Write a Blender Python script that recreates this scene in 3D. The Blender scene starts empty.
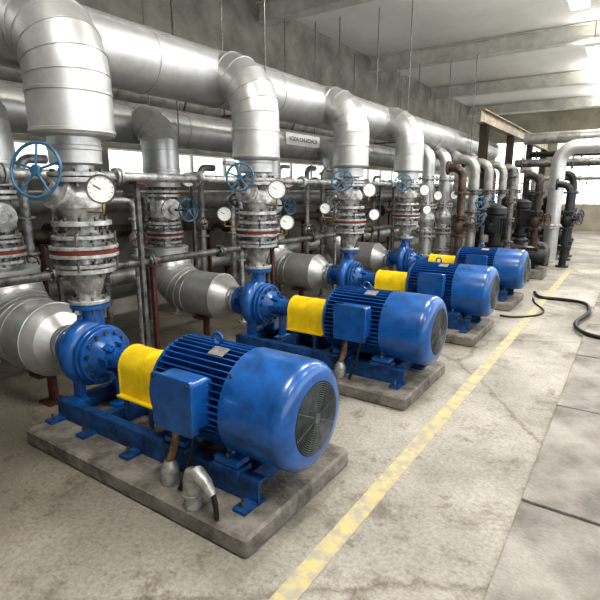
import bpy, math, random
from mathutils import Vector, Matrix
random.seed(4)
S=bpy.context.scene
V=Vector
# ------------------------------------------------------------------ materials
def nodes(name):
    m=bpy.data.materials.new(name); m.use_nodes=True
    nt=m.node_tree; b=nt.nodes['Principled BSDF']
    return m,nt,b
def mat(name,col,rough=.5,metal=0,var=.12,scale=6,bump=.0,bscale=40,spec=.5,col2=None,coat=0,lo=.35,hi=.65,rvar=0):
    m,nt,b=nodes(name)
    N=nt.nodes; L=nt.links
    tc=N.new('ShaderNodeTexCoord')
    src=tc.outputs['Object']
    no=N.new('ShaderNodeTexNoise'); no.inputs['Scale'].default_value=scale; no.inputs['Detail'].default_value=6; no.inputs['Roughness'].default_value=.62
    L.new(src,no.inputs['Vector'])
    rp=N.new('ShaderNodeValToRGB')
    c2=col2 if col2 else tuple(max(0,c*(1-var*2)) for c in col)
    rp.color_ramp.elements[0].position=lo; rp.color_ramp.elements[0].color=(*c2,1)
    rp.color_ramp.elements[1].position=hi; rp.color_ramp.elements[1].color=(*[min(1,c*(1+var*.5)) for c in col],1)
    L.new(no.outputs['Fac'],rp.inputs['Fac']); L.new(rp.outputs['Color'],b.inputs['Base Color'])
    b.inputs['Roughness'].default_value=rough; b.inputs['Metallic'].default_value=metal
    if rvar:
        mr=N.new('ShaderNodeMapRange'); mr.inputs['From Min'].default_value=.3; mr.inputs['From Max'].default_value=.7
        mr.inputs['To Min'].default_value=rough+rvar; mr.inputs['To Max'].default_value=max(.05,rough-rvar)
        L.new(no.outputs['Fac'],mr.inputs['Value']); L.new(mr.outputs[0],b.inputs['Roughness'])
    b.inputs['Specular IOR Level'].default_value=spec
    if coat: b.inputs['Coat Weight'].default_value=coat; b.inputs['Coat Roughness'].default_value=.12
    if bump:
        n2=N.new('ShaderNodeTexNoise'); n2.inputs['Scale'].default_value=bscale; n2.inputs['Detail'].default_value=5
        L.new(tc.outputs['Object'],n2.inputs['Vector'])
        bp=N.new('ShaderNodeBump'); bp.inputs['Strength'].default_value=bump; bp.inputs['Distance'].default_value=.02
        L.new(n2.outputs['Fac'],bp.inputs['Height']); L.new(bp.outputs['Normal'],b.inputs['Normal'])
    return m
BLUE=mat('blue_paint',(.008,.098,.335),.31,0,.2,9,.04,60,coat=.45)
BLUED=mat('blue_paint_dusty',(.012,.075,.23),.5,0,.35,12,.08,50)
WHEELB=mat('blue_wheel_paint',(.05,.16,.28),.45,0,.2,12)
CLAD=mat('aluminium_cladding',(.56,.56,.55),.40,.72,.10,4,.06,8,rvar=.07)
CLADD=mat('aluminium_cladding_dull',(.42,.41,.39),.45,.55,.22,4,.06,9,rvar=.08)
YEL=mat('yellow_paint',(.84,.60,.012),.36,0,.10,8,.02,50,coat=.2)
SILV=mat('silver_painted_iron',(.53,.53,.52),.42,.5,.30,14,.08,60,rvar=.08)
SILVD=mat('silver_painted_iron_dark',(.19,.185,.175),.45,.5,.35,14,.12,60)
STEEL=mat('steel_bolts',(.20,.19,.175),.4,.8,.3,30)
RED=mat('red_rubber',(.19,.03,.018),.6,0,.3,18)
POST=mat('red_oxide_paint',(.10,.030,.022),.6,0,.3,14)
BLK=mat('black_rubber',(.012,.012,.013),.45,0,.2,10)
GRL=mat('grille_metal',(.11,.12,.12),.5,.4,.2,20)
DARKIN=mat('dark_void',(.012,.014,.016),.8,0,.2,10)
DARKM=mat('dark_machine_paint',(.026,.029,.030),.45,.2,.35,8)
BRN=mat('brown_steel',(.06,.04,.028),.6,.2,.35,6)
RUST=mat('weathered_pipe',(.13,.09,.065),.55,.3,.4,6)
BMB=mat('weathered_beam_paint',(.33,.28,.20),.6,.1,.3,5)
WHT=mat('white_enamel',(.86,.86,.83),.35,0,.05,5)
BRS=mat('brass',(.45,.30,.10),.35,.9,.2,20)
CONDUIT=mat('grey_conduit',(.40,.39,.37),.42,.5,.2,20)
TERR=mat('brown_cable_sleeve',(.22,.13,.07),.6,0,.3,30)
INK=mat('black_ink',(.03,.03,.03),.6,0,.0,10)
PAD=mat('plinth_concrete',(.21,.19,.165),.85,0,.35,6,.6,35,col2=(.085,.076,.064))
SLAB=mat('slab_concrete',(.33,.31,.28),.85,0,.25,2.2,.6,45,col2=(.16,.147,.13))
def floor_mat():
    m,nt,b=nodes('worn_concrete_floor'); N=nt.nodes; L=nt.links
    tc=N.new('ShaderNodeTexCoord')
    def noise(sc,d=8,r=.65,dist=0):
        n=N.new('ShaderNodeTexNoise'); n.inputs['Scale'].default_value=sc; n.inputs['Detail'].default_value=d; n.inputs['Roughness'].default_value=r; n.inputs['Distortion'].default_value=dist
        L.new(tc.outputs['Object'],n.inputs['Vector']); return n
    def ramp(src,a,ca,bb,cb):
        r=N.new('ShaderNodeValToRGB'); r.color_ramp.elements[0].position=a; r.color_ramp.elements[0].color=(*ca,1)
        r.color_ramp.elements[1].position=bb; r.color_ramp.elements[1].color=(*cb,1); L.new(src,r.inputs['Fac']); return r
    def mul(a,bb,f):
        x=N.new('ShaderNodeMixRGB'); x.blend_type='MULTIPLY'; x.inputs[0].default_value=f
        L.new(a,x.inputs[1]); L.new(bb,x.inputs[2]); return x.outputs[0]
    n1=noise(.7,9,.6,.1); r1=ramp(n1.outputs['Fac'],.38,(.26,.242,.205),.60,(.45,.425,.375))
    n2=noise(38,6,.75); r2=ramp(n2.outputs['Fac'],.38,(.70,.69,.67),.58,(1,1,1))
    n3=noise(1.5,9,.78,.2); r3=ramp(n3.outputs['Fac'],.53,(1,1,1),.62,(.50,.47,.42))
    n4=noise(5,6,.75,0); r4=ramp(n4.outputs['Fac'],.58,(1,1,1),.64,(.52,.49,.45))
    c=mul(mul(mul(r1.outputs[0],r2.outputs[0],1),r3.outputs[0],.75),r4.outputs[0],.65)
    vo=N.new('ShaderNodeTexVoronoi'); vo.feature='DISTANCE_TO_EDGE'; vo.inputs['Scale'].default_value=.33
    mpn=N.new('ShaderNodeMixRGB'); mpn.inputs[0].default_value=.25
    L.new(tc.outputs['Object'],mpn.inputs[1]); L.new(n3.outputs['Color'],mpn.inputs[2]); L.new(mpn.outputs[0],vo.inputs['Vector'])
    rc=ramp(vo.outputs['Distance'],.0015,(.42,.38,.34),.006,(1,1,1)); c=mul(c,rc.outputs[0],.7)
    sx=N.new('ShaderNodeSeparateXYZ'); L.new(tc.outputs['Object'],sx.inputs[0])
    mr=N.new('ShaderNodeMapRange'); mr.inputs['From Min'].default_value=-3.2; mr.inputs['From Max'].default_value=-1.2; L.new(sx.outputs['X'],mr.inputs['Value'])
    g=ramp(mr.outputs[0],0,(.54,.51,.47),1,(1,1,1)); c=mul(c,g.outputs[0],1)  # floor darkens westward: the dimmer light there is put into the colour
    L.new(c,b.inputs['Base Color']); b.inputs['Roughness'].default_value=.6
    bp=N.new('ShaderNodeBump'); bp.inputs['Strength'].default_value=.25; bp.inputs['Distance'].default_value=.01
    L.new(n2.outputs['Fac'],bp.inputs['Height']); L.new(bp.outputs['Normal'],b.inputs['Normal'])
    return m
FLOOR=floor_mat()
LINE=mat('worn_yellow_marking',(.53,.43,.19),.7,0,.1,11,.1,30,col2=(.35,.325,.26),lo=.42,hi=.62)
WALL=mat('grimy_plaster',(.31,.29,.25),.85,0,.22,1.5,.1,20)
WALLF=mat('pale_far_plaster',(.42,.385,.31),.85,0,.15,1.2,.1,20)
CEIL=mat('pale_ceiling',(.84,.83,.80),.9,0,.04,1,.05,10)
BEAM=mat('pale_beam_paint',(.66,.65,.60),.7,0,.12,3)
def emit(name,col,s):
    m,nt,b=nodes(name); b.inputs['Base Color'].default_value=(*col,1)
    b.inputs['Emission Color'].default_value=(*col,1); b.inputs['Emission Strength'].default_value=s; return m
LAMP=emit('lamp_diffuser',(1,.96,.9),5)
PANE=emit('daylit_frosted_glass',(.82,.92,.88),1.3)
PANEB=emit('bright_daylit_glass',(.95,.97,1),1.9)
# ------------------------------------------------------------------ mesh builder
def frame(d):
    d=V(d).normalized(); a=V((0,0,1)) if abs(d.z)<.9 else V((1,0,0))
    u=a.cross(d).normalized(); w=d.cross(u); return d,u,w
class MB:
    def __init__(s): s.v=[];s.f=[];s.m=[];s.mats=[]
    def mi(s,m):
        if m not in s.mats: s.mats.append(m)
        return s.mats.index(m)
    def lathe(s,o,axis,prof,m,n=32,phase=0):
        o=V(o); d,u,w=frame(axis); k=s.mi(m); base=len(s.v)
        for (t,r) in prof:
            for i in range(n):
                a=2*math.pi*(i+phase)/n
                s.v.append(o+d*t+(u*math.cos(a)+w*math.sin(a))*r)
        for j in range(len(prof)-1):
            for i in range(n):
                a=base+j*n+i; b=base+j*n+(i+1)%n
                s.f.append((a,b,b+n,a+n)); s.m.append(k)
        s.f.append(tuple(base+i for i in range(n))[::-1]); s.m.append(k)
        e=base+(len(prof)-1)*n
        s.f.append(tuple(e+i for i in range(n))); s.m.append(k)
        return s
    def cyl(s,p0,p1,r,m,r1=None,n=24):
        p0=V(p0);p1=V(p1); return s.lathe(p0,p1-p0,[(0,r),((p1-p0).length,r if r1 is None else r1)],m,n)
    def disk(s,c,axis,r,h,m,n=32,bev=.004):
        return s.lathe(V(c)-V(axis).normalized()*h/2,axis,[(0,r-bev),(bev,r),(h-bev,r),(h,r-bev)],m,n)
    def box(s,c,size,m,rot=0,R=None):
        c=V(c); hx,hy,hz=[q/2 for q in size]; k=s.mi(m); b=len(s.v)
        M=R if R else Matrix.Rotation(rot,3,'Z')
        for x,y,z in ((-1,-1,-1),(1,-1,-1),(1,1,-1),(-1,1,-1),(-1,-1,1),(1,-1,1),(1,1,1),(-1,1,1)):
            s.v.append(c+M@V((x*hx,y*hy,z*hz)))
        for f in ((0,3,2,1),(4,5,6,7),(0,1,5,4),(1,2,6,5),(2,3,7,6),(3,0,4,7)):
            s.f.append(tuple(b+i for i in f)); s.m.append(k)
        return s
    def rbox(s,c,size,m,bev=.02,axis='Z',R=None):
        ax={'X':0,'Y':1,'Z':2}[axis]; o=[i for i in range(3) if i!=ax]
        if ax==1: o=o[::-1]
        h=size[ax]/2; a=size[o[0]]/2; b=size[o[1]]/2; k=s.mi(m); base=len(s.v)
        pts=[]
        for sx,sy,st in ((1,1,0),(-1,1,90),(-1,-1,180),(1,-1,270)):
            for q in range(4):
                t=math.radians(st+q*30); pts.append((sx*(a-bev)+bev*math.cos(t),sy*(b-bev)+bev*math.sin(t)))
        e=min(bev*.5,h*.3)
        for t,sc in ((-h,e),(-h+e,0),(h-e,0),(h,e)):
            for (x,y) in pts:
                p=[0,0,0]; p[ax]=t; p[o[0]]=x-math.copysign(sc,x); p[o[1]]=y-math.copysign(sc,y)
                p=V(p); 
                if R: p=R@p
                s.v.append(V(c)+p)
        n=len(pts)
        for j in range(3):
            for i in range(n):
                q=base+j*n+i; r=base+j*n+(i+1)%n; s.f.append((q,r,r+n,q+n)); s.m.append(k)
        s.f.append(tuple(base+i for i in range(n))[::-1]); s.m.append(k)
        s.f.append(tuple(base+3*n+i for i in range(n))); s.m.append(k)
        return s
    def sweep(s,pts,r,m,n=20,closed=False,up=None):
        pts=[V(p) for p in pts]; k=s.mi(m); N=len(pts); base=len(s.v)
        rs=r if isinstance(r,(list,tuple)) else [r]*N
        T=[]
        for i in range(N):
            if closed: t=(pts[(i+1)%N]-pts[i-1])
            else: t=pts[min(i+1,N-1)]-pts[max(i-1,0)]
            T.append(t.normalized())
        d,u,w=frame(T[0])
        for i in range(N):
            u=(u-T[i]*u.dot(T[i])).normalized(); w=T[i].cross(u)
            for j in range(n):
                a=2*math.pi*j/n
                s.v.append(pts[i]+(u*math.cos(a)+w*math.sin(a))*rs[i])
        for i in range(N if closed else N-1):
            for j in range(n):
                a=base+i*n+j; b=base+i*n+(j+1)%n; i2=(i+1)%N
                s.f.append((a,b,base+i2*n+(j+1)%n,base+i2*n+j)); s.m.append(k)
        if not closed:
            s.f.append(tuple(base+j for j in range(n))[::-1]); s.m.append(k)
            s.f.append(tuple(base+(N-1)*n+j for j in range(n))); s.m.append(k)
        return s
    def torus(s,c,axis,R,r,m,n=36,k=8):
        d,u,w=frame(axis); c=V(c)
        return s.sweep([c+(u*math.cos(2*math.pi*i/n)+w*math.sin(2*math.pi*i/n))*R for i in range(n)],r,m,k,True)
    def bolts(s,c,axis,R,n,r,h,m=None):
        d,u,w=frame(axis); c=V(c)
        for i in range(n):
            a=2*math.pi*(i+.5)/n; p=c+(u*math.cos(a)+w*math.sin(a))*R
            s.lathe(p-d*h/2,d,[(0,r),(h,r)],m or STEEL,6)
        return s
    def flange(s,c,axis,r,h,m,nb=8,n=32):
        s.disk(c,axis,r,h,m,n); s.bolts(c,axis,r*.84,nb,r*.07,h*2.6); return s
    def done(s,name,parent=None,off=(0,0,0),smooth=35,label=None):
        off=V(off); me=bpy.data.meshes.new(name)
        me.from_pydata([tuple(p-off) for p in s.v],[],s.f)
        for m in s.mats: me.materials.append(m)
        me.polygons.foreach_set('material_index',s.m)
        me.polygons.foreach_set('use_smooth',[True]*len(s.f))
        me.update()
        try: me.set_sharp_from_angle(angle=math.radians(smooth))
        except Exception: pass
        o=bpy.data.objects.new(name,me); S.collection.objects.link(o)
        if parent: o.parent=parent
        else: o.location=off
        if label: o['label']=label
        return o
def root(name,loc,label,cat,group=None):
    e=bpy.data.objects.new(name,None); e.empty_display_size=.1; e.location=loc
    S.collection.objects.link(e); e['label']=label; e['category']=cat
    if group: e['group']=group
    return e
def tag(o,label,cat,group=None):
    o['label']=label; o['category']=cat
    if group: o['group']=group
    return o
def tree(o):
    ch=[c for c in bpy.data.objects if c.parent==o]; return (o,[tree(c) for c in ch])
def clone(t,parent=None,loc=None):
    o,ch=t; c=o.copy(); S.collection.objects.link(c)
    if parent: c.parent=parent
    if loc is not None: c.location=loc
    for q in ch: clone(q,c)
    return c
def struct(o): o['kind']='structure'; return o
def bend(p,d0,d1,R,n=6):
    p=V(p);d0=V(d0).normalized();d1=V(d1).normalized(); c=p-d0*R+d1*R; out=[]
    for k in range(n+1):
        t=math.pi/2*k/n; out.append(c-d1*R*math.cos(t)+d0*R*math.sin(t))
    return out
def gores(M,pts,r,m):
    pts=[V(p) for p in pts]
    for i in range(1,len(pts)-1):
        t=(pts[i+1]-pts[i-1]).normalized(); M.torus(pts[i],t,r+.001,.006,m,36,5)

Y=[2.156,4.243,6.369,8.516]
# ------------------------------------------------------------------ room
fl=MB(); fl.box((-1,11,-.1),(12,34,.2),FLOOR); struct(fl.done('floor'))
w=MB(); WX=-6.7
w.box((WX-.1,11,1.0),(.2,34,2.0),WALL); w.box((WX-.1,11,4.0),(.2,34,3.0),WALL)
for i in range(9): w.box((WX-.1,-3.5+i*4,2.25),(.2,.5,.5),WALL)
struct(w.done('wall_west'))
for i in range(8):
    y=-1.5+i*4
    g=MB(); g.box((WX-.1,y,2.25),(.04,3.5,.5),PANE)
    for k in range(5): g.box((WX-.06,y-1.75+k*.875,2.25),(.05,.05,.5),BEAM)
    g.box((WX-.06,y,2.02),(.07,3.5,.04),BEAM); g.box((WX-.06,y,2.48),(.07,3.5,.04),BEAM)
    struct(g.done('window_%d'%(i+1)))
w=MB(); w.box((-1,27,.6),(12,.2,1.2),WALLF); w.box((-1,27,4.85),(12,.2,1.3),WALLF)
for i in range(5): w.box((-6.6+i*2.8,27,2.7),(.7,.2,3.0),WALLF)
struct(w.done('wall_north'))
for i in range(4):
    x=-5.2+i*2.8
    g=MB(); g.box((x,27,2.7),(2.1,.04,3.0),PANEB)
    for k in range(4): g.box((x-1.05+k*.7,26.95,2.7),(.05,.05,3.0),BEAM)
    for z in (1.22,2.2,3.2,4.18): g.box((x,26.95,z),(2.1,.05,.05),BEAM)
    struct(g.done('window_%d'%(i+9)))
w=MB(); w.box((5,11,.6),(.2,34,1.2),WALLF); w.box((5,11,5.0),(.2,34,1.0),WALLF)
for i in range(9): w.box((5,-5.5+i*4,2.85),(.2,.5,3.3),WALLF)
struct(w.done('wall_east'))
w=MB(); w.box((-1,-6,2.75),(12,.2,5.5),WALLF); struct(w.done('wall_south'))
w=MB(); w.box((-1,11,5.6),(12,34,.2),CEIL); struct(w.done('ceiling'))
for i in range(5):
    b=MB(); y=3.5+i*5
    b.box((-1,y,5.47),(11.8,.26,.03),BEAM).box((-1,y,5.3),(11.8,.06,.36),BEAM).box((-1,y,5.12),(11.8,.26,.03),BEAM)
    struct(b.done('trim_%d'%(i+1)))
b=MB(); b.box((WX+.15,11,.12),(.3,34,.24),WALL); struct(b.done('baseboard_west'))
l=MB(); l.box((-1.13,5.5,.003),(.11,15,.006),LINE); tag(l.done('painted_floor_line'),"faded worn yellow painted line along the concrete floor","floor marking")
for i in range(11):
    y=-.3+i*1.62
    for j in range(2):
        q=MB(); wd=1.05; cx=-.36+wd/2+j*(wd+.02); dz=random.uniform(-.003,.003)
        q.rbox((cx,y+.8+j*.35,.011+dz),(wd,1.595,.022),SLAB,.012,'Z')
        o=q.done('floor_slab',off=(cx,y+.8+j*.35,0)); o.rotation_euler[2]=random.uniform(-.006,.006)
        tag(o,"rough grey concrete cover slab laid over a trench","concrete slab","concrete trench cover slabs")
# ------------------------------------------------------------------ plinths + pump sets
for i,y in enumerate(Y):
    q=MB(); q.rbox((-2.5,y+.02,.06),(2.14,1.10,.12),PAD,.03,'Z')
    tag(q.done('concrete_plinth',off=(-2.5,y,0)),"low dark worn concrete plinth under a blue pump set","plinth","concrete pump plinths")
y0=Y[0]; AX=.60; O=(-2.4,y0,.12)
R0=root('pump_set',O,"blue electric motor and pump with yellow coupling guard","pump","row of blue pump sets")
b=MB()
for sy in (-.27,.27):
    yy=y0+sy
    b.box((-2.55,yy,.195),(2.0,.012,.15),BLUED); b.box((-2.55,yy+(.03 if sy<0 else -.03),.265),(2.0,.07,.012),BLUED); b.box((-2.55,yy+(.03 if sy<0 else -.03),.126),(2.0,.07,.012),BLUED)
for x in (-3.52,-3.05,-2.45,-1.7): b.box((x,y0,.19),(.07,.52,.12),BLUED)
for x in (-2.2,-1.78):
    for sy in (-.24,.24): b.box((x,y0+sy,.285),(.2,.13,.03),BLUED)
for x in (-3.5,-3.1,-2.6,-1.6):
    for sy in (-.33,.33):
        b.box((x,y0+sy,.13),(.09,.12,.02),BLUED); b.cyl((x,y0+sy*1.06,.13),(x,y0+sy*1.06,.19),.012,STEEL,n=8)
b.done('base_frame',R0,O)
p=MB(); xc=-3.43
path=[];rad=[]
for i in range(34):
    t=i/33; a=math.radians(60-330*t)
    rr=.175+.04*t; path.append((xc,y0+rr*math.cos(a),AX+rr*math.sin(a))); rad.append(.055+.035*t)
p.sweep(path,rad,BLUE,16)
p.lathe((xc-.085,y0,AX),(1,0,0),[(0,.12),(.02,.17),(.05,.19),(.15,.19),(.17,.15)],BLUE,40)
p.flange((xc+.11,y0,AX),(1,0,0),.235,.035,BLUE,14,40); p.flange((xc+.15,y0,AX),(1,0,0),.22,.03,BLUE,14,40)
p.lathe((xc-.27,y0,AX),(1,0,0),[(0,.095),(.1,.10),(.19,.15)],BLUE,28)
p.flange((xc-.265,y0,AX),(1,0,0),.165,.035,BLUE,8)
p.lathe((xc+.005,y0,AX+.18),(0,0,1),[(0,.085),(.1,.075),(.2,.068)],BLUE,24)
p.box((xc,y0,AX+.26),(.02,.22,.12),BLUE)
p.flange((xc,y0,AX+.385),(0,0,1),.145,.035,BLUE,8)
p.lathe((xc+.16,y0,AX),(1,0,0),[(0,.17),(.03,.15),(.1,.09),(.26,.085),(.27,.10),(.31,.10),(.315,.06),(.33,.06)],BLUE,28)
for a in range(6):
    t=a*math.pi/3; p.box((xc+.24,y0+.11*math.cos(t),AX+.11*math.sin(t)),(.16,.02,.05),BLUE,R=Matrix.Rotation(t,3,'X'))
for sy in (-1,1):
    p.box((xc+.03,y0+sy*.17,.36),(.12,.03,.2),BLUE); p.box((xc+.03,y0+sy*.21,.27),(.16,.14,.025),BLUE)
p.box((xc+.33,y0,.38),(.03,.1,.26),BLUE); p.box((xc+.33,y0,.262),(.1,.2,.02),BLUE)
p.cyl((xc+.45,y0,AX),(xc+1.0,y0,AX),.035,STEEL,n=16)
p.done('centrifugal_pump',R0,O)
g=MB(); xa,xb=-2.93,-2.47; hw=.142; zt=AX+.005
sec=[(-hw,.42),(-hw,zt)]+[(-hw*math.cos(t*math.pi/12),zt+hw*math.sin(t*math.pi/12)) for t in range(1,12)]+[(hw,zt),(hw,.42)]
def arch(x0,x1,sc,m):
    kk=g.mi(m); b0=len(g.v); n=len(sec)
    for x in (x0,x1):
        for (a,c) in sec: g.v.append(V((x,y0+a*sc,AX+(c-AX)*sc)))
        for (a,c) in sec: g.v.append(V((x,y0+a*(sc-.03),AX+(c-AX)*(sc-.03))))
    for i in range(n-1):
        g.f+= [(b0+i,b0+i+1,b0+2*n+i+1,b0+2*n+i),(b0+n+i,b0+3*n+i,b0+3*n+i+1,b0+n+i+1),(b0+i,b0+n+i,b0+n+i+1,b0+i+1),(b0+2*n+i,b0+2*n+i+1,b0+3*n+i+1,b0+3*n+i)]
        g.m+=[kk]*4
arch(xa,xb,1,YEL); arch(xa+.24,xa+.255,1.03,YEL); arch(xa,xa+.012,1.03,YEL)
for sy in (-1,1):
    g.box(((xa+xb)/2,y0+sy*.157,.415),(.44,.05,.012),YEL)
    g.box((xa+.1,y0+sy*.167,.335),(.04,.012,.15),BLUED); g.box((xb-.1,y0+sy*.167,.335),(.04,.012,.15),BLUED)
g.done('coupling_guard',R0,O)
m=MB()
m.lathe((-2.46,y0,AX),(1,0,0),[(0,.10),(.02,.20),(.035,.275),(.06,.30),(.085,.30),(.09,.245),(.68,.245)],BLUE,48)
nf=48
for i in range(nf):
    t=2*math.pi*(i+.5)/nf
    c=math.cos(t); s_=math.sin(t)
    m.box((-2.065,y0+.281*c,AX+.281*s_),(.62,.074,.008),BLUE,R=Matrix.Rotation(t,3,'X'))
m.lathe((-1.77,y0,AX),(1,0,0),[(0,.30),(.01,.312),(.03,.312),(.035,.27)],BLUE,48)
for x in (-2.2,-1.78):
    for sy in (-1,1):
        m.box((x,y0+sy*.235,.325),(.17,.11,.035),BLUE); m.box((x,y0+sy*.21,.39),(.03,.09,.14),BLUE); m.cyl((x,y0+sy*.26,.33),(x,y0+sy*.26,.37),.016,STEEL,n=6)
m.torus((-2.08,y0,AX+.345),(0,1,0),.035,.011,BLUE,20,8); m.cyl((-2.08,y0,AX+.29),(-2.08,y0,AX+.32),.022,BLUE)
motor=m.done('electric_motor',R0,O)
c=MB()
c.lathe((-1.80,y0,AX),(1,0,0),[(0,.312),(.005,.326),(.37,.324),(.40,.319),(.425,.304),(.444,.280),(.453,.255),(.458,.232),(.459,.216),(.451,.210)],BLUE,64)
for a in range(4):
    t=math.pi/4+a*math.pi/2; c.cyl((-1.77,y0+.32*math.cos(t),AX+.32*math.sin(t)),(-1.77,y0+.336*math.cos(t),AX+.336*math.sin(t)),.012,STEEL,n=6)
c.done('fan_cowl',motor,O)
gr=MB()
gr.lathe((-1.350,y0,AX),(1,0,0),[(0,.214),(.006,.214)],DARKIN,48)
for r in [.03+.0125*i for i in range(15)]: gr.torus((-1.341,y0,AX),(1,0,0),r,.0036,GRL,36,5)
for i in range(4):
    t=math.pi*i/4+.3; gr.cyl((-1.341,y0-.212*math.cos(t),AX-.212*math.sin(t)),(-1.341,y0+.212*math.cos(t),AX+.212*math.sin(t)),.004,GRL,n=5)
gr.disk((-1.338,y0,AX),(1,0,0),.03,.008,GRL,20,.002)
gr.done('fan_grille',motor,O,label="dark grey round wire fan grille")
t=MB(); bx=-2.03; bz=.675
t.rbox((bx,y0-.355,bz),(.30,.14,.30),BLUE,.03,'Y')
t.rbox((bx,y0-.27,bz),(.24,.1,.24),BLUE,.03,'Y')
tb=t.done('terminal_box',motor,O)
t=MB(); t.rbox((bx,y0-.435,bz),(.33,.025,.335),BLUE,.03,'Y')
for a in (-1,1):
    for q in (-1,1): t.cyl((bx+a*.135,y0-.44,bz+q*.14),(bx+a*.135,y0-.458,bz+q*.14),.011,STEEL,n=6)
t.done('box_lid',tb,O)
t=MB()
for dx in (-.08,.07): t.cyl((bx+dx,y0-.35,.53),(bx+dx,y0-.35,.48),.033,BLUE,n=12)
t.sweep([(bx-.08,y0-.35,.49),(bx-.08,y0-.36,.40),(bx-.09,y0-.375,.33),(bx-.11,y0-.39,.26)],.024,TERR,12)
t.lathe((bx-.11,y0-.39,.125),(0,0,1),[(0,.055),(.1,.055),(.12,.045),(.145,.03)],CONDUIT,16)
t.sweep([(bx+.07,y0-.35,.49),(bx+.06,y0-.36,.40),(bx+.05,y0-.38,.30),(bx+.02,y0-.40,.2),(bx,y0-.42,.13)],.013,BLK,10)
t.done('power_cable',tb,O,label="brown sleeved supply cable")
n=MB(); n.box((-1.98,y0-.10,AX+.304),(.12,.08,.004),CONDUIT,R=Matrix.Rotation(.35,3,'X')); n.done('nameplate',motor,O,label="small metal nameplate")
T=tree(R0)
for y in Y[1:]: clone(T,None,(-2.4,y,.12))
q=MB(); q.cyl((-1.86,1.68,.12),(-1.86,1.68,.27),.05,CONDUIT,n=18); q.sweep([(-1.86,1.68,.27),(-1.85,1.68,.315),(-1.81,1.675,.335),(-1.73,1.66,.32),(-1.67,1.65,.27)],[.052,.052,.05,.035,.022],CONDUIT,16); q.disk((-1.86,1.68,.2),(0,0,1),.058,.02,CONDUIT,18)
q.sweep([(-1.67,1.65,.28),(-1.65,1.645,.22),(-1.66,1.66,.135)],.015,BLK,8)
tag(q.done('conduit_fitting',off=(-1.86,1.68,.12)),"grey metal conduit elbow fitting beside the motor base","conduit fitting")
# ------------------------------------------------------------------ parts
def handwheel(M,c,axis,R,m,ns=5,r=.011):
    M.torus(c,axis,R,r,m,32,8); d,u,w=frame(axis); c=V(c)
    for i in range(ns):
        a=2*math.pi*i/ns+.3; M.cyl(c,c+(u*math.cos(a)+w*math.sin(a))*R,r*.75,m,n=8)
    M.disk(c,axis,R*.2,.03,m,16)
def gauge(parent,off,c,axis,r,stem_to):
    c=V(c); d=V(axis).normalized()
    g=MB(); g.lathe(c-d*.035,d,[(0,r*.9),(.01,r),(.035,r),(.04,r*1.06),(.05,r*1.06),(.05,r*.94),(.042,r*.93)],SILVD,28)
    g.cyl(c-d*.02,c-d*.02-V((0,0,r*1.5)),.01,BRS,n=8); g.sweep([c-d*.02-V((0,0,r*1.45)),c-d*.02-V((0,0,r*1.7)),V(stem_to)],.009,BRS,8)
    G=g.done('pressure_gauge',parent,off)
    f=MB(); f.lathe(c+d*.006,d,[(0,r*.94),(.003,r*.94)],WHT,28)
    dd,u,w=frame(d)
    for i in range(11):
        a=math.radians(-45+27*i); q=c+d*.011; f.cyl(q+(u*math.cos(a)+w*math.sin(a))*r*.74,q+(u*math.cos(a)+w*math.sin(a))*r*.86,.0018,INK,n=4)
    a=math.radians(150); f.cyl(c+d*.012,c+d*.012+(u*math.cos(a)+w*math.sin(a))*r*.6,.003,INK,n=4)
    f.done('dial_face',G,off,label="white gauge dial with black ticks")
def flex(M,x,y,z0,z1,r):
    h=z1-z0; zm=(z0+z1)/2
    M.flange((x,y,z0+.015),(0,0,1),r*.9,.028,SILV,12); M.flange((x,y,z1-.015),(0,0,1),r*.9,.028,SILV,12)
    M.lathe((x,y,z0+.02),(0,0,1),[(0,r*.62),(h*.25,r*.60),(h*.34,r*.8)],SILV,28)
    M.lathe((x,y,z1-.02),(0,0,-1),[(0,r*.62),(h*.25,r*.60),(h*.34,r*.8)],SILV,28)
    M.disk((x,y,zm-.03),(0,0,1),r,.026,SILV,32); M.disk((x,y,zm+.03),(0,0,1),r,.026,SILV,32)
    M.disk((x,y,zm),(0,0,1),r*.97,.036,RED,32)
    M.bolts((x,y,zm),(0,0,1),r*.88,12,.011,.13)
    for i in range(4):
        a=math.pi/4+i*math.pi/2; q=(x+r*.93*math.cos(a),y+r*.93*math.sin(a))
        M.cyl((*q,z0-.02),(*q,z1+.02),.009,STEEL,n=6)
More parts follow.
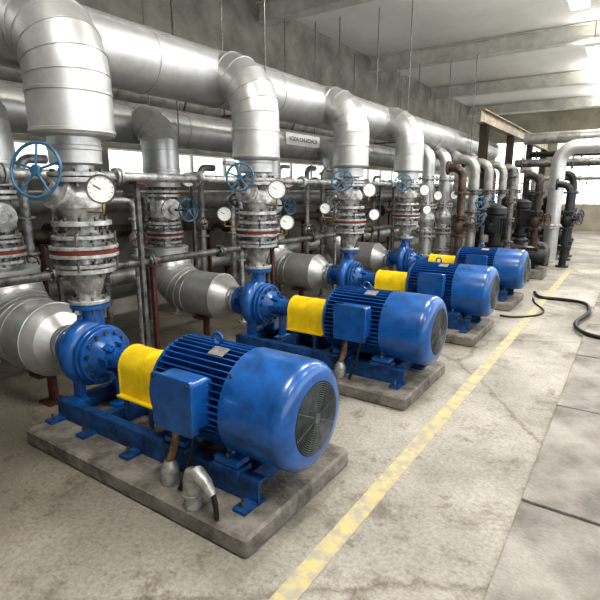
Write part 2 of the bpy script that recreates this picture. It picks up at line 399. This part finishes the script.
# ------------------------------------------------------------------ discharge risers
HX,HZ=-4.0,3.04
def riser(idx,y,xr=-3.43):
    off=V((xr,y,1.0)); c=xr
    R=root('discharge_riser',off,"silver vertical pipe with bolted flanges, valve and blue handwheel","pipe riser","discharge pipe risers")
    a=MB()
    a.flange((c,y,1.022),(0,0,1),.15,.03,SILV,8)
    a.lathe((c,y,1.035),(0,0,1),[(0,.085),(.04,.09),(.17,.135),(.23,.14)],SILV,28)
    a.flange((c,y,1.265),(0,0,1),.215,.035,SILV,10)
    a.done('reducer_spool',R,off)
    a=MB(); flex(a,c,y,1.29,1.53,.245); a.done('expansion_joint',R,off,label="silver flanged joint with dark red rubber seam")
    a=MB()
    a.lathe((c,y,1.53),(0,0,1),[(0,.12),(.03,.11),(.07,.11)],SILV,28)
    a.flange((c,y,1.615),(0,0,1),.21,.035,SILV,10)
    a.lathe((c,y,1.63),(0,0,1),[(0,.12),(.04,.13),(.1,.175),(.17,.175),(.24,.13),(.28,.12)],SILV,28)
    a.flange((c,y,1.925),(0,0,1),.21,.035,SILV,10); a.flange((c,y,1.965),(0,0,1),.205,.03,SILV,10)
    a.lathe((c,y-.12,1.82),(0.1,-1,.45),[(0,.11),(.04,.11),(.05,.13),(.075,.13),(.08,.06),(.13,.05)],SILV,20)
    V1=a.done('gate_valve',R,off)
    h=MB(); h.cyl((c,y-.2,1.86),(c+.03,y-.34,1.99),.014,STEEL,n=8)
    handwheel(h,(c+.05,y-.33,1.985),(.45,-1,.2),.185 if idx==0 else .14,WHEELB)
    h.done('handwheel',V1,off,label="blue spoked handwheel")
    a=MB()
    a.cyl((c,y,1.98),(c,y,2.04),.12,SILV)
    r=.18
    a.lathe((c,y,2.03),(0,0,1),[(0,.13),(.012,r),(.10,r),(.105,r+.006),(.13,r+.006),(.135,r),(.25,r)],CLAD,36)
    zb=2.22 if idx==0 else 2.16; r=.285 if idx==0 else .25; top=2.58
    a.lathe((c,y,zb),(0,0,1),[(0,.17),(.01,r-.01),(.03,r),(top-zb,r)],CLAD,40)
    for z in (zb+.04,zb+.3): a.disk((c,y,z),(0,0,1),r+.006,.028,CLAD,40)
    pts=[(c,y,top)]+bend((c,y,HZ),(0,0,1),(-1,0,0),.42,6)+[(HX+.12,y,HZ)]
    a.sweep(pts,r,CLAD,36); gores(a,pts,r,CLAD)
    a.done('insulated_pipe',R,off,smooth=12,label="pipe lagged in aluminium cladding")
    gauge(R,off,(c+(.45 if idx==0 else .36),y-.12,1.86),(.7,-.72,0),.092,(c+.1,y-.02,1.70))
    if idx: gauge(R,off,(c+.36,y+.05,1.52),(.7,-.72,.0),.078,(c+.09,y,1.37))
    if idx in (1,2): gauge(R,off,(c-.30,y-.2,1.60),(.7,-.72,.0),.078,(c-.09,y,1.45))
    return R
for i,y in enumerate(Y): riser(i,y)
def header(name,x,z,r,y1_,label,step,mt):
    R=root(name,(x,2,z-r),label,"pipe"); off=(x,2,z-r)
    a=MB(); a.cyl((x,-5.9,z),(x,y1_,z),r,mt,n=48)
    k=-4.5
    while k<y1_:
        a.cyl((x,k,z),(x,k+.035,z),r+.007,mt,n=48); k+=step
    a.box((x+r*.70,(y1_-5.9)/2,z+r*.722),(.03,y1_+5.8,.02),mt,R=Matrix.Rotation(math.radians(45),3,'Y'))
    a.done('insulated_pipe',R,off)
    k=.5
    while k<y1_:
        a=MB()
        for sx in (-r-.03,r+.03): a.cyl((x+sx,k,z-r),(x+sx,k,5.1),.009,STEEL,n=8)
        a.box((x,k,z-r-.015),(2*r+.14,.05,.02),STEEL); a.done('pipe_hanger',R,off); k+=4.24
    return R
header('discharge_header',HX,HZ,.29,16.5,"large aluminium clad header pipe above the pump risers",.97,CLAD)
SX,SZ=-5.42,2.68
SH=header('suction_header',SX,SZ,.25,15.5,"aluminium clad header pipe with small white lettered sign",.95,CLAD)
# ------------------------------------------------------------------ suction lines
def suction(idx,y):
    xs=-4.78 if idx==0 else -4.94; off=V((xs,y,0)); r=.315 if idx==0 else .272; zc=.61
    R=root('suction_line',off,"fat aluminium clad elbow pipe feeding pump, with flanged valve above","suction pipe","suction pipe lines")
    B=.50; pts=[(-3.99,y,zc)]
    pts.append((xs+B+.06,y,zc))
    nb=7
    for k in range(0,nb+1):
        t=math.radians(k*90/nb); pts.append((xs+B-B*math.sin(t),y,zc+B-B*math.cos(t)))
    pts.append((xs,y,1.15))
    e=MB(); e.sweep(pts,r,CLAD,40); gores(e,pts[1:],r,CLAD)
    e.lathe((-4.0,y,zc),(1,0,0),[(0,r+.006),(.025,r+.006),(.027,r-.001),(.06,r-.02),(.12,r*.78),(.19,.15)],CLAD,36)
    e.disk((xs,y,1.14),(0,0,1),r+.006,.03,CLAD,36)
    e.done('insulated_elbow',R,off,smooth=14,label="segmented aluminium clad elbow")
    e=MB(); e.lathe((-3.84,y,zc),(1,0,-.02),[(0,.15),(.04,.13),(.07,.11),(.1,.11)],SILV,28); e.flange((-3.738,y,.60),(1,0,0),.165,.035,SILV,8); e.done('inlet_reducer',R,off)
    e=MB(); x=xs+.66; zt=zc-r
    e.cyl((x,y,.01),(x,y,zt-.02),.04,POST,n=14); e.box((x,y,.01),(.18,.18,.02),POST); e.box((x,y,zt-.005),(.16,.3,.03),POST)
    e.done('support_post',R,off,label="dark red steel support post")
    e=MB(); e.cyl((xs,y,1.08),(xs,y,1.22),.13,SILV)
    flex(e,xs,y,1.2,1.42,.225); e.done('expansion_joint',R,off,label="flanged joint with dark red rubber seam")
    e=MB()
    e.lathe((xs,y,1.40),(0,0,1),[(0,.12),(.06,.12),(.13,.17),(.28,.17),(.36,.12),(.48,.12)],SILV,28)
    e.flange((xs,y,1.45),(0,0,1),.2,.035,SILV,10); e.flange((xs,y,1.79),(0,0,1),.2,.035,SILV,10); e.flange((xs,y,1.84),(0,0,1),.2,.035,SILV,10)
    e.lathe((xs+.1,y,1.62),(1,-.35,.0),[(0,.11),(.05,.11),(.06,.13),(.09,.13),(.1,.06),(.16,.05)],SILV,20)
    v=e.done('gate_valve',R,off)
    if idx:
        h=MB(); h.cyl((xs+.2,y-.04,1.62),(xs+.50,y-.04,1.62),.014,STEEL,n=8); handwheel(h,(xs+.48,y-.04,1.62),(1,-.15,.1),.13,WHEELB)
        h.done('handwheel',v,off,label="blue spoked handwheel")
        gauge(R,off,(xs+.34,y+.12,1.98),(.7,-.72,0),.085,(xs+.1,y-.02,1.8))
    e=MB(); r=.22
    e.lathe((xs,y,1.88),(0,0,1),[(0,.13),(.015,r),(.2,r),(.205,r+.006),(.23,r+.006),(.235,r),(.40,r)],CLAD,36)
    pts=[(xs,y,2.27)]+bend((xs,y,SZ),(0,0,1),(-1,0,0),.36,6)+[(SX+.1,y,SZ)]
    e.sweep(pts,r,CLAD,36); gores(e,pts,r,CLAD); e.done('insulated_pipe',R,off,smooth=12)
    return R
for i,y in enumerate(Y): suction(i,y)
so=(SX,2,SZ-.25)
a=MB(); a.box((SX+.262,7.75,2.74),(.01,1.1,.20),WHT); sg=a.done('pipe_sign',SH,so)
tc=bpy.data.curves.new('sign_text','FONT'); tc.body="VODA CHLADIACA"; tc.size=.105; tc.align_x='CENTER'; tc.align_y='CENTER'; tc.extrude=.001
tmp=bpy.data.objects.new('tmp',tc); S.collection.objects.link(tmp)
dg=bpy.context.evaluated_depsgraph_get(); tm=bpy.data.meshes.new_from_object(tmp.evaluated_get(dg)); tm.materials.clear(); tm.materials.append(INK)
bpy.data.objects.remove(tmp)
to=bpy.data.objects.new('sign_lettering',tm); S.collection.objects.link(to); to.parent=sg
to.location=(.269,7.75-2,2.74-(SZ-.25)); to.rotation_euler=(math.pi/2,0,math.pi/2)
# ------------------------------------------------------------------ background piping along wall
def longpipe(name,x,z,r,m,y0_,y1_,label,bands=True,step=1.6,ph=0,pstep=2.9,p0=None):
    R=root(name,(x,(y0_+y1_)/2,0 if z<2.2 else z-r),label,"pipe"); off=R.location.copy()
    a=MB(); a.cyl((x,y0_,z),(x,y1_,z),r,m,n=24)
    k=y0_+.4+ph
    while bands and k<y1_:
        if r<.12: a.flange((x,k,z),(0,1,0),r*1.8,.03,m,6,20); a.flange((x,k+.04,z),(0,1,0),r*1.8,.03,m,6,20)
        else: a.cyl((x,k,z),(x,k+.03,z),r+.006,m,n=24)
        k+=step
    a.done('pipe_run',R,off)
    k=p0 if p0 is not None else y0_+.9+ph
    while k<y1_:
        a=MB()
        if z<2.2: a.box((x-.02,k,(z-r-.02)/2),(.045,.045,z-r-.02),SILVD if z>1.8 else POST); a.box((x,k,z-r-.01),(.12,.12,.03),POST); a.done('support_post',R,off)
        else: a.cyl((x,k,z),(x,k,5.1),.009,STEEL,n=6); a.disk((x,k,z),(0,1,0),r+.012,.04,STEEL,24); a.done('pipe_hanger',R,off)
        k+=pstep
    return R
longpipe('wall_pipe',-6.3,1.70,.15,CLADD,-4,18,"dull clad pipe on red posts along the plaster wall")
longpipe('wall_pipe',-5.98,1.30,.09,RUST,-4,18,"thin weathered brown pipe on posts near the wall",ph=.5)
longpipe('wall_pipe',-6.15,.62,.13,CLADD,-4,18,"low dull clad pipe on short red posts",ph=1.1)
longpipe('wall_pipe',-5.33,2.02,.05,SILV,-4,18,"thin silver pipe with flanges on tall posts",ph=.8,pstep=2.12,p0=.9)
longpipe('wall_pipe',-4.15,1.98,.045,SILV,-4,11,"thin silver pipe with flanges behind the risers",ph=1.3,step=1.06,pstep=2.12,p0=1.13)
longpipe('wall_pipe',-4.2,1.12,.04,SILVD,-4,11,"thin dark pipe with flanges behind the risers",ph=.6,step=1.06,pstep=2.12,p0=1.3)
longpipe('overhead_pipe',-6.1,3.2,.22,CLADD,-4,25,"dull clad overhead pipe near the wall")
def small_riser(x,y,r,h,lab="thin vertical pipe with flanged valve and small handwheel"):
    off=V((x,y,0)); R=root('branch_pipe',off,lab,"pipe","thin branch pipes"); mt=random.choice((SILV,SILVD,CLADD,SILV))
    a=MB(); dx=random.choice((-.3,.3)); pts=[(x,y,0),(x,y,h-.2)]+bend((x,y,h),(0,0,1),(0,1 if dx>0 else -1,0),.12,5)+[(x,y+dx,h)]
    a.sweep(pts,r,mt,16); a.disk((x,y,.01),(0,0,1),r*2.2,.02,mt,16)
    for z in (.9,1.15,1.55): a.flange((x,y,z),(0,0,1),r*2,.025,mt,6,20)
    a.done('pipe_tube',R,off)
    z=random.choice((.95,1.25,1.6))
    a=MB(); a.lathe((x,y,z),(0,0,1),[(0,r*1.2),(.05,r*1.9),(.12,r*1.9),(.17,r*1.2)],mt,16); a.cyl((x,y,z+.08),(x+.16,y-.1,z+.1),r*.8,mt,n=12); v=a.done('valve_body',R,off)
    a=MB(); handwheel(a,(x+.19,y-.12,z+.105),(1,-.5,.1),.09,random.choice((BRN,POST,WHEELB)),4,.008); a.cyl((x+.13,y-.08,z+.1),(x+.20,y-.125,z+.106),.01,STEEL,n=8); a.done('handwheel',v,off)
for y in (1.6,2.3,2.9,3.5,4.5,5.0,5.6,6.3,7.1,7.7,8.6,9.4,10.6,11.8): small_riser(-5.66+random.uniform(-.04,.04),y,random.choice((.035,.05,.055)),random.choice((2.2,2.3,1.8)))
for y in (3.05,3.45,5.2,5.6,7.35,7.8): small_riser(-4.5,y,.032,random.choice((2.2,1.75)),"thin pipe between risers with small valve")
# ------------------------------------------------------------------ far equipment
def vpump(x,y,h=1,mt=None,r=.2):
    mt=mt or DARKM
    off=V((x,y,0)); R=root('vertical_pump',off,"dark vertical pump with motor on top and flanged side pipes","pump","dark vertical pumps")
    a=MB(); a.rbox((x,y,.09),(.7,.7,.18),PAD,.03,'Z'); a.done('concrete_foot',R,off)
    a=MB(); a.lathe((x,y,.18),(0,0,1),[(0,r),(.06,r),(.08,.12),(.2,.13),(.28,r+.02),(.46,r+.02),(.52,.16),(.56,.19),(.6,.19)],mt,24)
    a.cyl((x-.5,y,.53),(x+.45,y,.53),.09,mt); a.flange((x+.45,y,.53),(1,0,0),.16,.04,SILVD,8); a.flange((x-.5,y,.53),(1,0,0),.16,.04,SILVD,8)
    a.sweep([(x+.45,y,.53)]+bend((x+.68,y,.53),(1,0,0),(0,0,-1),.16,5)+[(x+.68,y,.02)],.08,SILVD,16)
    a.done('pump_casing',R,off)
    a=MB(); a.lathe((x,y,.78),(0,0,1),[(0,.12),(.15,.12),(.16,r-.01),(.62*h,r-.01),(.64*h,r-.03),(.66*h,r),(.8*h,r),(.86*h,.1)],mt,24)
    for i in range(24):
        t=2*math.pi*i/24; a.box((x+r*math.cos(t),y+r*math.sin(t),.78+.38*h),(.04,.01,.4*h),mt,rot=t)
    a.box((x,y-.24,1.1),(.16,.12,.16),mt)
    a.done('upright_motor',R,off)
    a=MB(); a.sweep([(x-.5,y,.53),(x-.5,y,2.2)]+bend((x-.5,y,2.5),(0,0,1),(-1,0,0),.25,5)+[(x-.95,y,2.5)],.1,CLADD,20)
    for z in (1.1,1.15,1.4,1.8,1.85): a.flange((x-.5,y,z),(0,0,1),.17,.035,SILVD,8)
    a.cyl((x-.5,y,1.6),(x-.3,y-.15,1.6),.03,SILV,n=10); a.done('outlet_pipe',R,off)
    a=MB(); handwheel(a,(x-.3,y-.15,1.6),(.8,-.5,0),.13,WHEELB); a.done('handwheel',R,off)
vpump(-2.4,10.9,.9); vpump(-2.45,12.3,1.1,BRN,.17); vpump(-2.4,13.55,1.0,DARKM,.22); vpump(-2.45,15.4,1.2,DARKM,.17); vpump(-2.3,17.6,1.05)
def hset(x,y):
    off=V((x,y,0)); R=root('small_pump_set',off,"small dark horizontal pump and motor on concrete foot","pump","small dark pump sets")
    a=MB(); a.rbox((x,y,.1),(1.1,.5,.2),PAD,.03,'Z'); a.done('concrete_foot',R,off)
    a=MB(); a.lathe((x,y,.45),(1,0,0),[(0,.12),(.02,.17),(.4,.17),(.41,.18),(.52,.18),(.55,.12)],DARKM,24); a.box((x+.2,y,.25),(.3,.26,.12),DARKM)
    for i in range(20):
        t=2*math.pi*i/20; a.box((x+.2,y+.175*math.cos(t),.45+.175*math.sin(t)),(.34,.03,.008),DARKM,R=Matrix.Rotation(t,3,'X'))
    a.done('motor_body',R,off)
    a=MB(); a.lathe((x-.35,y,.45),(1,0,0),[(0,.1),(.03,.19),(.12,.19),(.15,.08),(.35,.07)],SILVD,24); a.box((x-.27,y,.28),(.1,.2,.16),SILVD); a.cyl((x-.28,y,.6),(x-.28,y,2.1),.06,SILVD)
    for z in (.75,1.2,1.25,1.6): a.flange((x-.28,y,z),(0,0,1),.11,.03,SILVD,6)
    a.lathe((x-.28,y,2.1),(0,0,1),[(0,.06),(.05,.1),(.2,.1),(.24,.04)],SILVD,16); a.done('pump_casing',R,off)
hset(-2.0,11.6); hset(-2.62,14.45); hset(-2.2,16.5)
def rustack(x,y,h,mt,ry):
    off=V((x,y,0)); R=root('valve_stack',off,"dark weathered vertical pipe with stacked flanges and handwheel","pipe","weathered valve stacks")
    a=MB(); a.sweep([(x,y,0),(x,y,h-.3)]+bend((x,y,h),(0,0,1),(-1,0,0),.2,5)+[(x-.3,y,h)],.08,mt,18); a.disk((x,y,.02),(0,0,1),.15,.04,mt,18)
    a.disk((x-.3,y,h),(1,0,0),.14,.04,mt,18)
    for z in (.45,.5,.95,1.3,1.35,1.8): a.flange((x,y,z),(0,0,1),.15,.035,mt,8,20)
    a.lathe((x,y,1.0),(0,0,1),[(0,.09),(.08,.14),(.2,.14),(.28,.09)],mt,20); a.cyl((x,y,1.14),(x+.22,y-.12,1.18),.04,mt)
    a.done('pipe_tube',R,off)
    a=MB(); handwheel(a,(x+.26,y-.14,1.19),(1,-.55,.1),.14,ry,5,.011); a.cyl((x+.18,y-.1,1.17),(x+.27,y-.145,1.19),.012,STEEL,n=6); a.done('handwheel',R,off)
for (x,y,h,mt,ry) in ((-2.95,10.2,2.3,RUST,BRN),(-1.95,12.95,2.2,BRN,POST),(-3.1,11.75,2.5,DARKM,WHEELB),(-1.45,15.05,2.3,DARKM,WHEELB),(-3.0,12.9,2.4,RUST,POST),(-1.5,15.9,2.2,BRN,BRN),(-1.35,13.6,2.0,DARKM,POST)): rustack(x,y,h,mt,ry)
for y in (13.15,16.2,19.4,22.6):
    x=-3.35
    a=MB(); a.box((x,y,1.72),(.02,.2,3.44),BRN); a.box((x,y-.1,1.72),(.18,.02,3.44),BRN); a.box((x,y+.1,1.72),(.18,.02,3.44),BRN); a.box((x,y,.01),(.26,.26,.02),BRN)
    tag(a.done('steel_column',off=(x,y,0)),"dark brown steel I-section column carrying a beam","column","steel columns")
a=MB(); x=-3.35; a.box((x,18.0,3.6),(.02,10.6,.28),BMB); a.box((x,18.0,3.745),(.2,10.6,.02),BMB); a.box((x,18.0,3.455),(.2,10.6,.02),BMB)
tag(a.done('support_beam',off=(x,18.0,3.445)),"brownish weathered steel beam resting on brown columns","beam")
for y in (10.3,11.4,12.5,14.2):
    x=-3.7; off=V((x,y,0)); R=root('manifold_riser',off,"tall silver pipe riser with several bolted flanges","pipe riser","far pipe risers")
    a=MB(); a.sweep([(x,y,0),(x,y,2.4)]+bend((x,y,2.70),(0,0,1),(-1,0,0),.25,5),.13,CLAD,24); a.disk((x,y,.02),(0,0,1),.2,.04,CLAD)
    for z in (.5,.9,1.0,1.5,1.56,2.1): a.flange((x,y,z),(0,0,1),.21,.04,SILV,10)
    a.lathe((x,y,1.1),(0,0,1),[(0,.13),(.1,.19),(.2,.19),(.3,.13)],SILV,24)
    a.done('riser_pipe',R,off); gauge(R,off,(x+.27,y-.12,1.75),(.7,-.72,0),.095,(x+.1,y-.02,1.62))
x=-1.78;y=14.5
a=MB(); pts=[(x,y,0.0),(x,y,2.5)]+bend((x,y,2.93),(0,0,1),(1,0,0),.4,6)+[(4.85,y,2.93)]
a.sweep(pts,.18,CLAD,28)
for k in range(5): a.disk((-.6+k*1.2,y,2.93),(1,0,0),.187,.03,CLAD)
for z,rr,hh in ((.9,.25,.05),(.96,.25,.05),(.02,.25,.04),(1.9,.188,.04)): a.disk((x,y,z),(0,0,1),rr,hh,SILV)
tag(a.done('elbow_pipe',off=(x,y,0),smooth=14),"thick aluminium clad pipe bending from floor to overhead run","pipe")
for (z,r,mt,yy,lb) in ((3.40,.17,CLADD,17.0,"thick clad overhead pipe crossing the hall"),(2.62,.11,SILVD,15.9,"dark overhead pipe crossing the hall"),(2.25,.07,CLADD,18.4,"thin clad overhead pipe crossing the hall"),(3.0,.09,DARKM,18.1,"thin dark overhead pipe crossing the hall")):
    R=root('crossing_pipe',(4.4,yy,0),lb,"pipe"); off=(4.4,yy,0)
    a=MB(); a.cyl((-3.1,yy,z),(4.88,yy,z),r,mt,n=16)
    for k in range(6): a.flange((-2.9+k*1.3,yy,z),(1,0,0),r*1.6 if r<.12 else r+.01,.03,mt,6,16)
    a.done('pipe_run',R,off)
    a=MB(); a.box((4.4,yy,(z-r)/2),(.08,.08,z-r),POST); a.box((4.4,yy,.01),(.2,.2,.02),POST); a.done('support_post',R,off)
for x,h in ((-3.6,2.1),(-.2,1.9),(1.0,1.9)):
    R=root('control_cabinet',(x,26.5,0),"tall grey electrical cabinet against the pale end wall","cabinet","control cabinets")
    a=MB(); a.rbox((x,26.6,h/2),(.9,.5,h),CONDUIT,.02,'Z'); a.done('cabinet_body',R,(x,26.5,0))
    a=MB(); a.rbox((x,26.33,h/2),(.82,.03,h-.15),CONDUIT,.01,'Y'); d=a.done('cabinet_door',R,(x,26.5,0))
    a=MB(); a.box((x+.33,26.29,h/2),(.03,.04,.14),BLK); a.done('handle',d,(x,26.5,0))
# ------------------------------------------------------------------ hose
def catmull(P,n=8):
    P=[V(p) for p in P]; P=[P[0]]+P+[P[-1]]; out=[]
    for i in range(1,len(P)-2):
        for k in range(n):
            t=k/n; a,b,c,d=P[i-1],P[i],P[i+1],P[i+2]
            out.append(.5*((2*b)+(c-a)*t+(2*a-5*b+4*c-d)*t*t+(3*b-a-3*c+d)*t**3))
    return out+[P[-2]]
z=.03
a=MB(); a.sweep(catmull([(-1.35,9.7,z),(-1.2,9.3,z),(-.85,9.3,z),(-.5,9.05,z+.02),(-.4,8.4,z+.022),(-.5,7.6,z+.022),(-.35,7.1,z+.022),(0,7.0,z+.022),(.6,7.2,z+.022),(1.4,7.3,z+.022)]),.028,BLK,12)
tag(a.done('rubber_hose',off=(-.5,8.3,0)),"black rubber hose snaking over the concrete floor","hose")
a=MB(); a.sweep(catmull([(-1.5,7.6,z-.012),(-1.3,7.62,z-.012),(-1.05,7.9,z-.012),(-1.0,8.3,z-.012),(-1.2,8.8,z-.012),(-1.3,9.2,z-.012)]),.014,BLK,10)
tag(a.done('thin_hose',off=(-1,8.3,0)),"thin black hose lying across the yellow floor line","hose")
# ------------------------------------------------------------------ lamps
for x in (-1.2,2.4):
    for i in range(6):
        y=1.0+i*4.3
        R=root('ceiling_lamp',(x,y,4.9),"long white fluorescent ceiling lamp hanging on rods","lamp","ceiling lamps")
        a=MB(); a.box((x,y,4.93),(.3,1.5,.05),WHT); 
        for s_ in (-.6,.6): a.cyl((x,y+s_,4.95),(x,y+s_,5.5),.01,STEEL,n=6)
        a.done('lamp_housing',R,(x,y,4.9))
        a=MB(); a.box((x,y,4.89),(.26,1.44,.03),LAMP); a.box((x,y,4.97),(.20,1.1,.02),LAMP); a.done('lamp_diffuser',R,(x,y,4.9))  # upper glowing panel added to go with the extra upward light
        for up in (0,1):  # lamp light downward, plus an upward light added to brighten the ceiling
            li=bpy.data.lights.new('lamp_glow','AREA'); li.shape='RECTANGLE'; li.size=.26; li.size_y=1.44; li.color=(1,.97,.92)
            li.energy=(38 if up else (112 if x<0 else 55))
            lo=bpy.data.objects.new('lamp_glow',li); lo.location=(0,0,.09 if up else -.03); lo.parent=R
            if up: lo.rotation_euler=(math.pi,0,0)
            S.collection.objects.link(lo)
W=bpy.data.worlds.new('world'); S.world=W; W.use_nodes=True
bg=W.node_tree.nodes['Background']; bg.inputs[0].default_value=(.90,.95,1,1); bg.inputs[1].default_value=3.0
cd=bpy.data.cameras.new('camera'); cd.lens=489*36/600; cd.sensor_width=36; cd.clip_start=.05; cd.clip_end=200
co=bpy.data.objects.new('camera',cd); co.location=(0,0,1.85); co.rotation_euler=(math.pi/2-.22,0,.594)
S.collection.objects.link(co); S.camera=co
S.view_settings.view_transform='Standard'
try: S.view_settings.look='Medium High Contrast'
except Exception: S.view_settings.look='None'
S.view_settings.exposure=0.0
